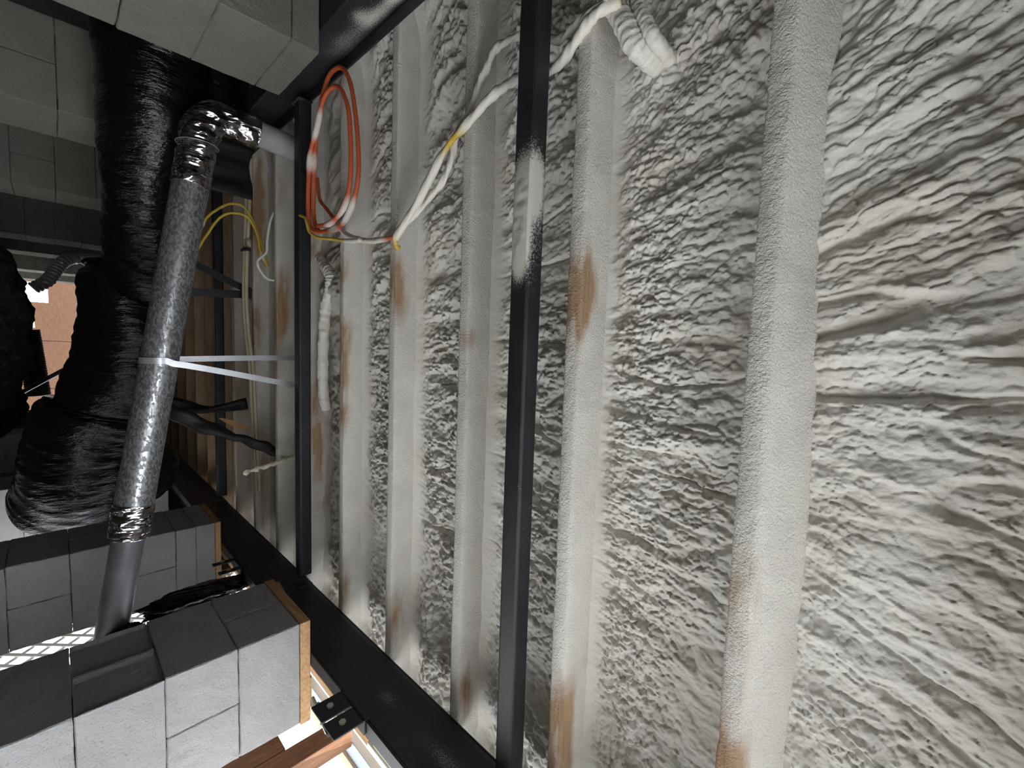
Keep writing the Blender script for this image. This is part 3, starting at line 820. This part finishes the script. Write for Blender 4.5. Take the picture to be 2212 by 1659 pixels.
def cable(name, pts, r, mat, label, cat, group=None, spots=(), sr=.03, wob=0.0, closed=False, all_spray=False, seed=0):
    rnd = random.Random(seed); a1, a2 = rnd.uniform(0, 6), rnd.uniform(0, 6)
    path = smooth_path(pts, 14, closed)
    sp = [Vector(s) for s in spots]
    L = len(path)
    def rad(t, a):
        p = path[min(int(round(t * (L - 1))), L - 1)]
        w = sum(max(0, min(1, 1.6 - (p - s).length / sr)) for s in sp)
        return r * (1 + .45 * min(w, 1) + wob * (math.sin(t * 60 + a1 + a * 2) + math.sin(t * 137 + a * 3 + a2)) * .5)
    o = link(name, sweep(bmesh.new(), path, rad, 12, closed=closed), mat)
    add_spray(o, (lambda c: np.ones(len(c))) if all_spray else (lambda c: blobs(c, spots, sr) if len(spots) else np.zeros(len(c))))
    return tag(o, label, cat, group)

c1 = [(-0.484, 1.988, 1.575), (-0.558, 2.040, 1.572), (-0.736, 2.035, 1.570), (-0.886, 2.010, 1.570), (-0.993, 1.982, 1.572), (-1.080, 1.931, 1.576), (-1.115, 1.883, 1.580),
      (-1.11, 1.815, 1.586), (-1.060, 1.759, 1.590), (-0.966, 1.719, 1.594), (-0.800, 1.683, 1.596), (-0.659, 1.676, 1.596), (-0.577, 1.709, 1.596), (-0.522, 1.756, 1.594), (-0.488, 1.813, 1.588), (-0.480, 1.90, 1.58),
      (-0.487, 1.985, 1.556), (-0.530, 2.035, 1.552), (-0.619, 2.050, 1.550), (-0.814, 2.030, 1.552), (-0.911, 1.965, 1.555), (-1.003, 1.922, 1.560), (-1.035, 1.865, 1.565),
      (-1.025, 1.802, 1.570), (-0.979, 1.756, 1.574), (-0.876, 1.712, 1.576), (-0.662, 1.700, 1.576), (-0.554, 1.742, 1.573), (-0.502, 1.848, 1.566), (-0.505, 1.966, 1.558)]
cable('orange_cable_coil', c1, .0088, ORANGE, 'loose orange cable coil with white foam smears, right of the second steel tube', 'cable coil',
      spots=[(-.99, 1.98, 1.572), (-.95, 1.995, 1.571), (-.55, 1.73, 1.596), (-.515, 1.76, 1.593), (-.90, 1.965, 1.555), (-.94, 1.95, 1.557), (-.79, 2.035, 1.552), (-.50, 1.86, 1.58)], sr=.032)
cable('orange_cable', [(-.748, 2.085, 1.606), (-.652, 2.06, 1.606), (-.590, 1.985, 1.608), (-.527, 1.905, 1.610), (-.456, 1.797, 1.604), (-.402, 1.620, 1.600), (-.387, 1.482, 1.598), (-.386, 1.395, 1.598)], .0075, ORANGE,
      'foam smeared orange cable running from the coil to the brown stained joist', 'cable', 'cables under the joists',
      spots=[(-.50, 1.86, 1.604), (-.47, 1.82, 1.604), (-.44, 1.75, 1.602), (-.42, 1.70, 1.602), (-.41, 1.64, 1.6), (-.395, 1.58, 1.6), (-.39, 1.53, 1.6)], sr=.06, wob=.15)
cable('white_cable', [(-.40, 1.36, 1.598), (-.423, 1.331, 1.600), (-.475, 1.212, 1.602), (-.516, 1.141, 1.603), (-.573, 1.097, 1.603), (-.635, 1.078, 1.602),
                      (-.676, 1.015, 1.60), (-.742, .979, 1.60), (-.768, .952, 1.60), (-.803, .929, 1.603), (-.820, .903, 1.612), (-.832, .86, 1.634), (-.806, .80, 1.642), (-.770, .732, 1.640), (-.764, .673, 1.625), (-.757, .627, 1.605), (-.754, .561, 1.600)], .0095, WHITEC,
      'thick foam crusted white cable, left one of the crossing pair', 'cable', 'cables under the joists', all_spray=True, wob=.35, seed=3)
cable('yellow_cable', [(-.345, 1.395, 1.605), (-.357, 1.380, 1.585), (-.384, 1.356, 1.580), (-.474, 1.235, 1.582), (-.586, 1.117, 1.584), (-.633, 1.011, 1.582), (-.672, .913, 1.583), (-.695, .876, 1.60), (-.714, .842, 1.622), (-.711, .794, 1.637),
                       (-.702, .722, 1.632), (-.718, .664, 1.615), (-.735, .62, 1.603), (-.744, .586, 1.600), (-.75, .54, 1.61)], .0085, YELLOW,
      'yellow cable mostly hidden by white foam crust, the right one of the crossing pair', 'cable', 'cables under the joists',
      spots=[(-.40, 1.33, 1.58), (-.44, 1.28, 1.58), (-.48, 1.23, 1.58), (-.52, 1.18, 1.58), (-.55, 1.145, 1.583), (-.645, .985, 1.58), (-.66, .93, 1.58), (-.695, .876, 1.6), (-.714, .842, 1.62), (-.71, .79, 1.637), (-.70, .72, 1.63), (-.718, .664, 1.615), (-.735, .62, 1.603), (-.745, .58, 1.6)], sr=.045, wob=.3, seed=5)
cable('yellow_cable', [(-.57, 2.10, 1.535), (-.545, 2.03, 1.530), (-.51, 2.0, 1.528), (-.478, 1.985, 1.532), (-.449, 1.93, 1.545), (-.432, 1.828, 1.565), (-.41, 1.714, 1.575), (-.40, 1.62, 1.578)], .0065, YELLOW,
      'short yellow cable curling below the orange coil', 'cable', 'cables under the joists', spots=[(-.40, 1.65, 1.578), (-.405, 1.70, 1.575)], sr=.04)
cable('yellow_cable', [(-.30, 2.93, 1.235), (-.463, 2.9, 1.29), (-.631, 2.9, 1.334), (-.715, 2.9, 1.399), (-.762, 2.9, 1.466), (-.754, 2.9, 1.534), (-.662, 2.9, 1.586), (-.563, 2.9, 1.619), (-.45, 2.92, 1.66)], .0068, YELLOW,
      'outer of two arched yellow cables beside the spiral pipe', 'cable', 'arched yellow cables', spots=[(-.72, 2.9, 1.43), (-.62, 2.9, 1.33)], sr=.012)
cable('yellow_cable', [(-.26, 2.88, 1.21), (-.431, 2.85, 1.276), (-.55, 2.85, 1.333), (-.661, 2.85, 1.398), (-.702, 2.85, 1.464), (-.693, 2.85, 1.532), (-.613, 2.85, 1.578), (-.512, 2.85, 1.597), (-.44, 2.87, 1.64)], .0068, YELLOW,
      'inner of two arched yellow cables beside the spiral pipe', 'cable', 'arched yellow cables', spots=[(-.49, 2.86, 1.61)], sr=.02)
cable('white_cable', [(-.79, 2.66, 1.76), (-.78, 2.68, 1.69), (-.74, 2.70, 1.64), (-.671, 2.7, 1.604), (-.554, 2.7, 1.585), (-.491, 2.7, 1.58), (-.433, 2.7, 1.535), (-.374, 2.7, 1.558), (-.345, 2.7, 1.595), (-.35, 2.7, 1.66)], .007, WHITEC,
      'thin white cable curving down left of the second steel tube', 'cable', 'cables under the joists')

# foam coated pipes
def foam_tube(name, pts, r, label, cat, seed, amp=.12, freq=60, mat=FOAM):
    rnd = random.Random(seed); q = rnd.uniform(0, 6)
    def rad(t, a):
        k = np.array([t * freq + q]); b = np.array([math.cos(a) * 2.2 + math.sin(a) * 1.1 + q])
        return r * (1 + amp * float(fbm(k, b * 1.3, seed, 3)[0]) * 2 + .03 * math.sin(t * freq * 3))
    return tag(link(name, tube(pts, rad, 22, 26), mat), label, cat, 'foam coated pipes')
foam_tube('foamed_pipe', [(-.43, 2.26, 1.685), (-.38, 2.17, 1.675), (-.335, 2.10, 1.67), (-.30, 2.085, 1.67), (-.25, 2.10, 1.67), (-.17, 2.135, 1.668), (-.05, 2.16, 1.668), (.10, 2.175, 1.67), (.25, 2.18, 1.675), (.33, 2.18, 1.69)], .026,
          'foam covered elbow pipe in the bay right of the second steel tube', 'pipe', 4)
foam_tube('foamed_pipe', [(-.86, .62, 1.70), (-.80, .59, 1.665), (-.765, .570, 1.640), (-.71, .540, 1.632), (-.665, .518, 1.640), (-.655, .508, 1.67), (-.65, .50, 1.72)], .023,
          'foam covered pipe stub at the top of the photo, left one of a close pair', 'pipe', 6, .12, 40)
foam_tube('foamed_pipe', [(-.86, .56, 1.70), (-.80, .54, 1.665), (-.75, .520, 1.645), (-.70, .495, 1.64), (-.66, .475, 1.65), (-.65, .468, 1.72)], .015,
          'thinner foam covered pipe stub at the top, right one of a close pair', 'pipe', 7, .12, 40)

# crumpled plastic behind the nearest pier
def crumple(name, c, sx, sy, sz, seed, mat, label, cat):
    bm = bmesh.new(); bmesh.ops.create_icosphere(bm, subdivisions=5, radius=1)
    co = np.array([v.co[:] for v in bm.verts])
    f = 1 + .5 * fbm(co[:, 0] * 3 + seed, co[:, 1] * 3 + co[:, 2] * 2, seed) + .25 * np.abs(fbm(co[:, 0] * 8, co[:, 1] * 8 + co[:, 2] * 6, seed + 1))
    for v, k in zip(bm.verts, f): v.co = Vector((v.co.x * sx * k, v.co.y * sy * k, v.co.z * sz * k))
    o = link(name, bm, mat); o.location = c
    return tag(o, label, cat)
crumple('crumpled_plastic', (1.262, 2.52, 1.20), .042, .07, .19, 11, POLY, 'crumpled black plastic in the gap between the two lower piers', 'plastic scrap')
crumple('crumpled_plastic', (1.285, 2.42, .93), .035, .05, .06, 12, POLY, 'black plastic wad around the outer end of the vent pipe', 'plastic scrap')

# ------------------------------------------------------------------ distant things
xs = np.linspace(-1.0, 1.03, 150); ys = np.linspace(4.6, 6.9, 120)
X, Y = np.meshgrid(xs, ys, indexing='ij')
env = np.clip(1 - ((X - .05) / 1.02) ** 6, 0, 1) * np.exp(-((Y - 5.75) / .62) ** 2)
Z = GZ + .003 + env * (.70 + .14 * fbm(X * 2.2, Y * 2.2, 61, 2) + .05 * fbm(X * 9, Y * 9, 62, 3))
tag(link('dirt_mound', grid_mesh('dirt_mound', np.stack([X, Y, Z], -1)), DIRT), 'rough dark dirt mound at the left edge of the photo', 'dirt mound')
hose = [(-1.08, 8.3, 1.795), (-1.06, 8.26, 1.4), (-1.0, 8.2, 1.0), (-.93, 8.1, .88), (-.80, 8.05, .80), (-.65, 8.0, .72), (-.55, 8.0, .60)]
tag(link('foil_hose', tube(hose, lambda t, a: .07 + .004 * math.sin(t * 150), 24, 30), HOSE), 'shiny foil hose hanging before the bright openings at left', 'hose')
tag(link('drain_pipe', tube([(-.05, 9.4, .50), (.4, 9.4, .54), (.9, 9.4, .58)], lambda t, a: .13 + .006 * math.sin(t * 200), 24, 40), BLACKP), 'fat black ribbed pipe in front of the tan fence', 'pipe')
tag(link('leaning_pole', tube([(.95, 9.0, .25), (.20, 9.0, 1.25)], .03, 10, 0), DULLZINC), 'thin grey pole leaning across the tan fence', 'pole')
for q in bpy.data.objects:
    if q.name == 'drain_pipe':
        for x in (.1, .8): link('hanger_wire', tube([(x, 9.4, .62), (x + .01, 9.4, 1.2), (x, 9.4, 1.798)], .004, 6, 4), BLACKP, q)
bm = bmesh.new()
for i in range(7):
    z0_ = i * .26
    if i == 1: spans = [(-3.5, -1.3), (-.80, -.62), (-.15, 5.5)]
    elif i == 2: spans = [(-3.5, -1.3), (-.80, 5.5)]
    else: spans = [(-3.5, 5.5)]
    for a_, b_ in spans: box(bm, a_, b_, 0, .03, z0_, z0_ + .26)
o = link('board_fence', bm, FENCE, None, False); o.location = (0, 16.6, GZ - .02)
tag(o, 'sunlit tan board fence beyond the far end of the crawl space', 'fence')
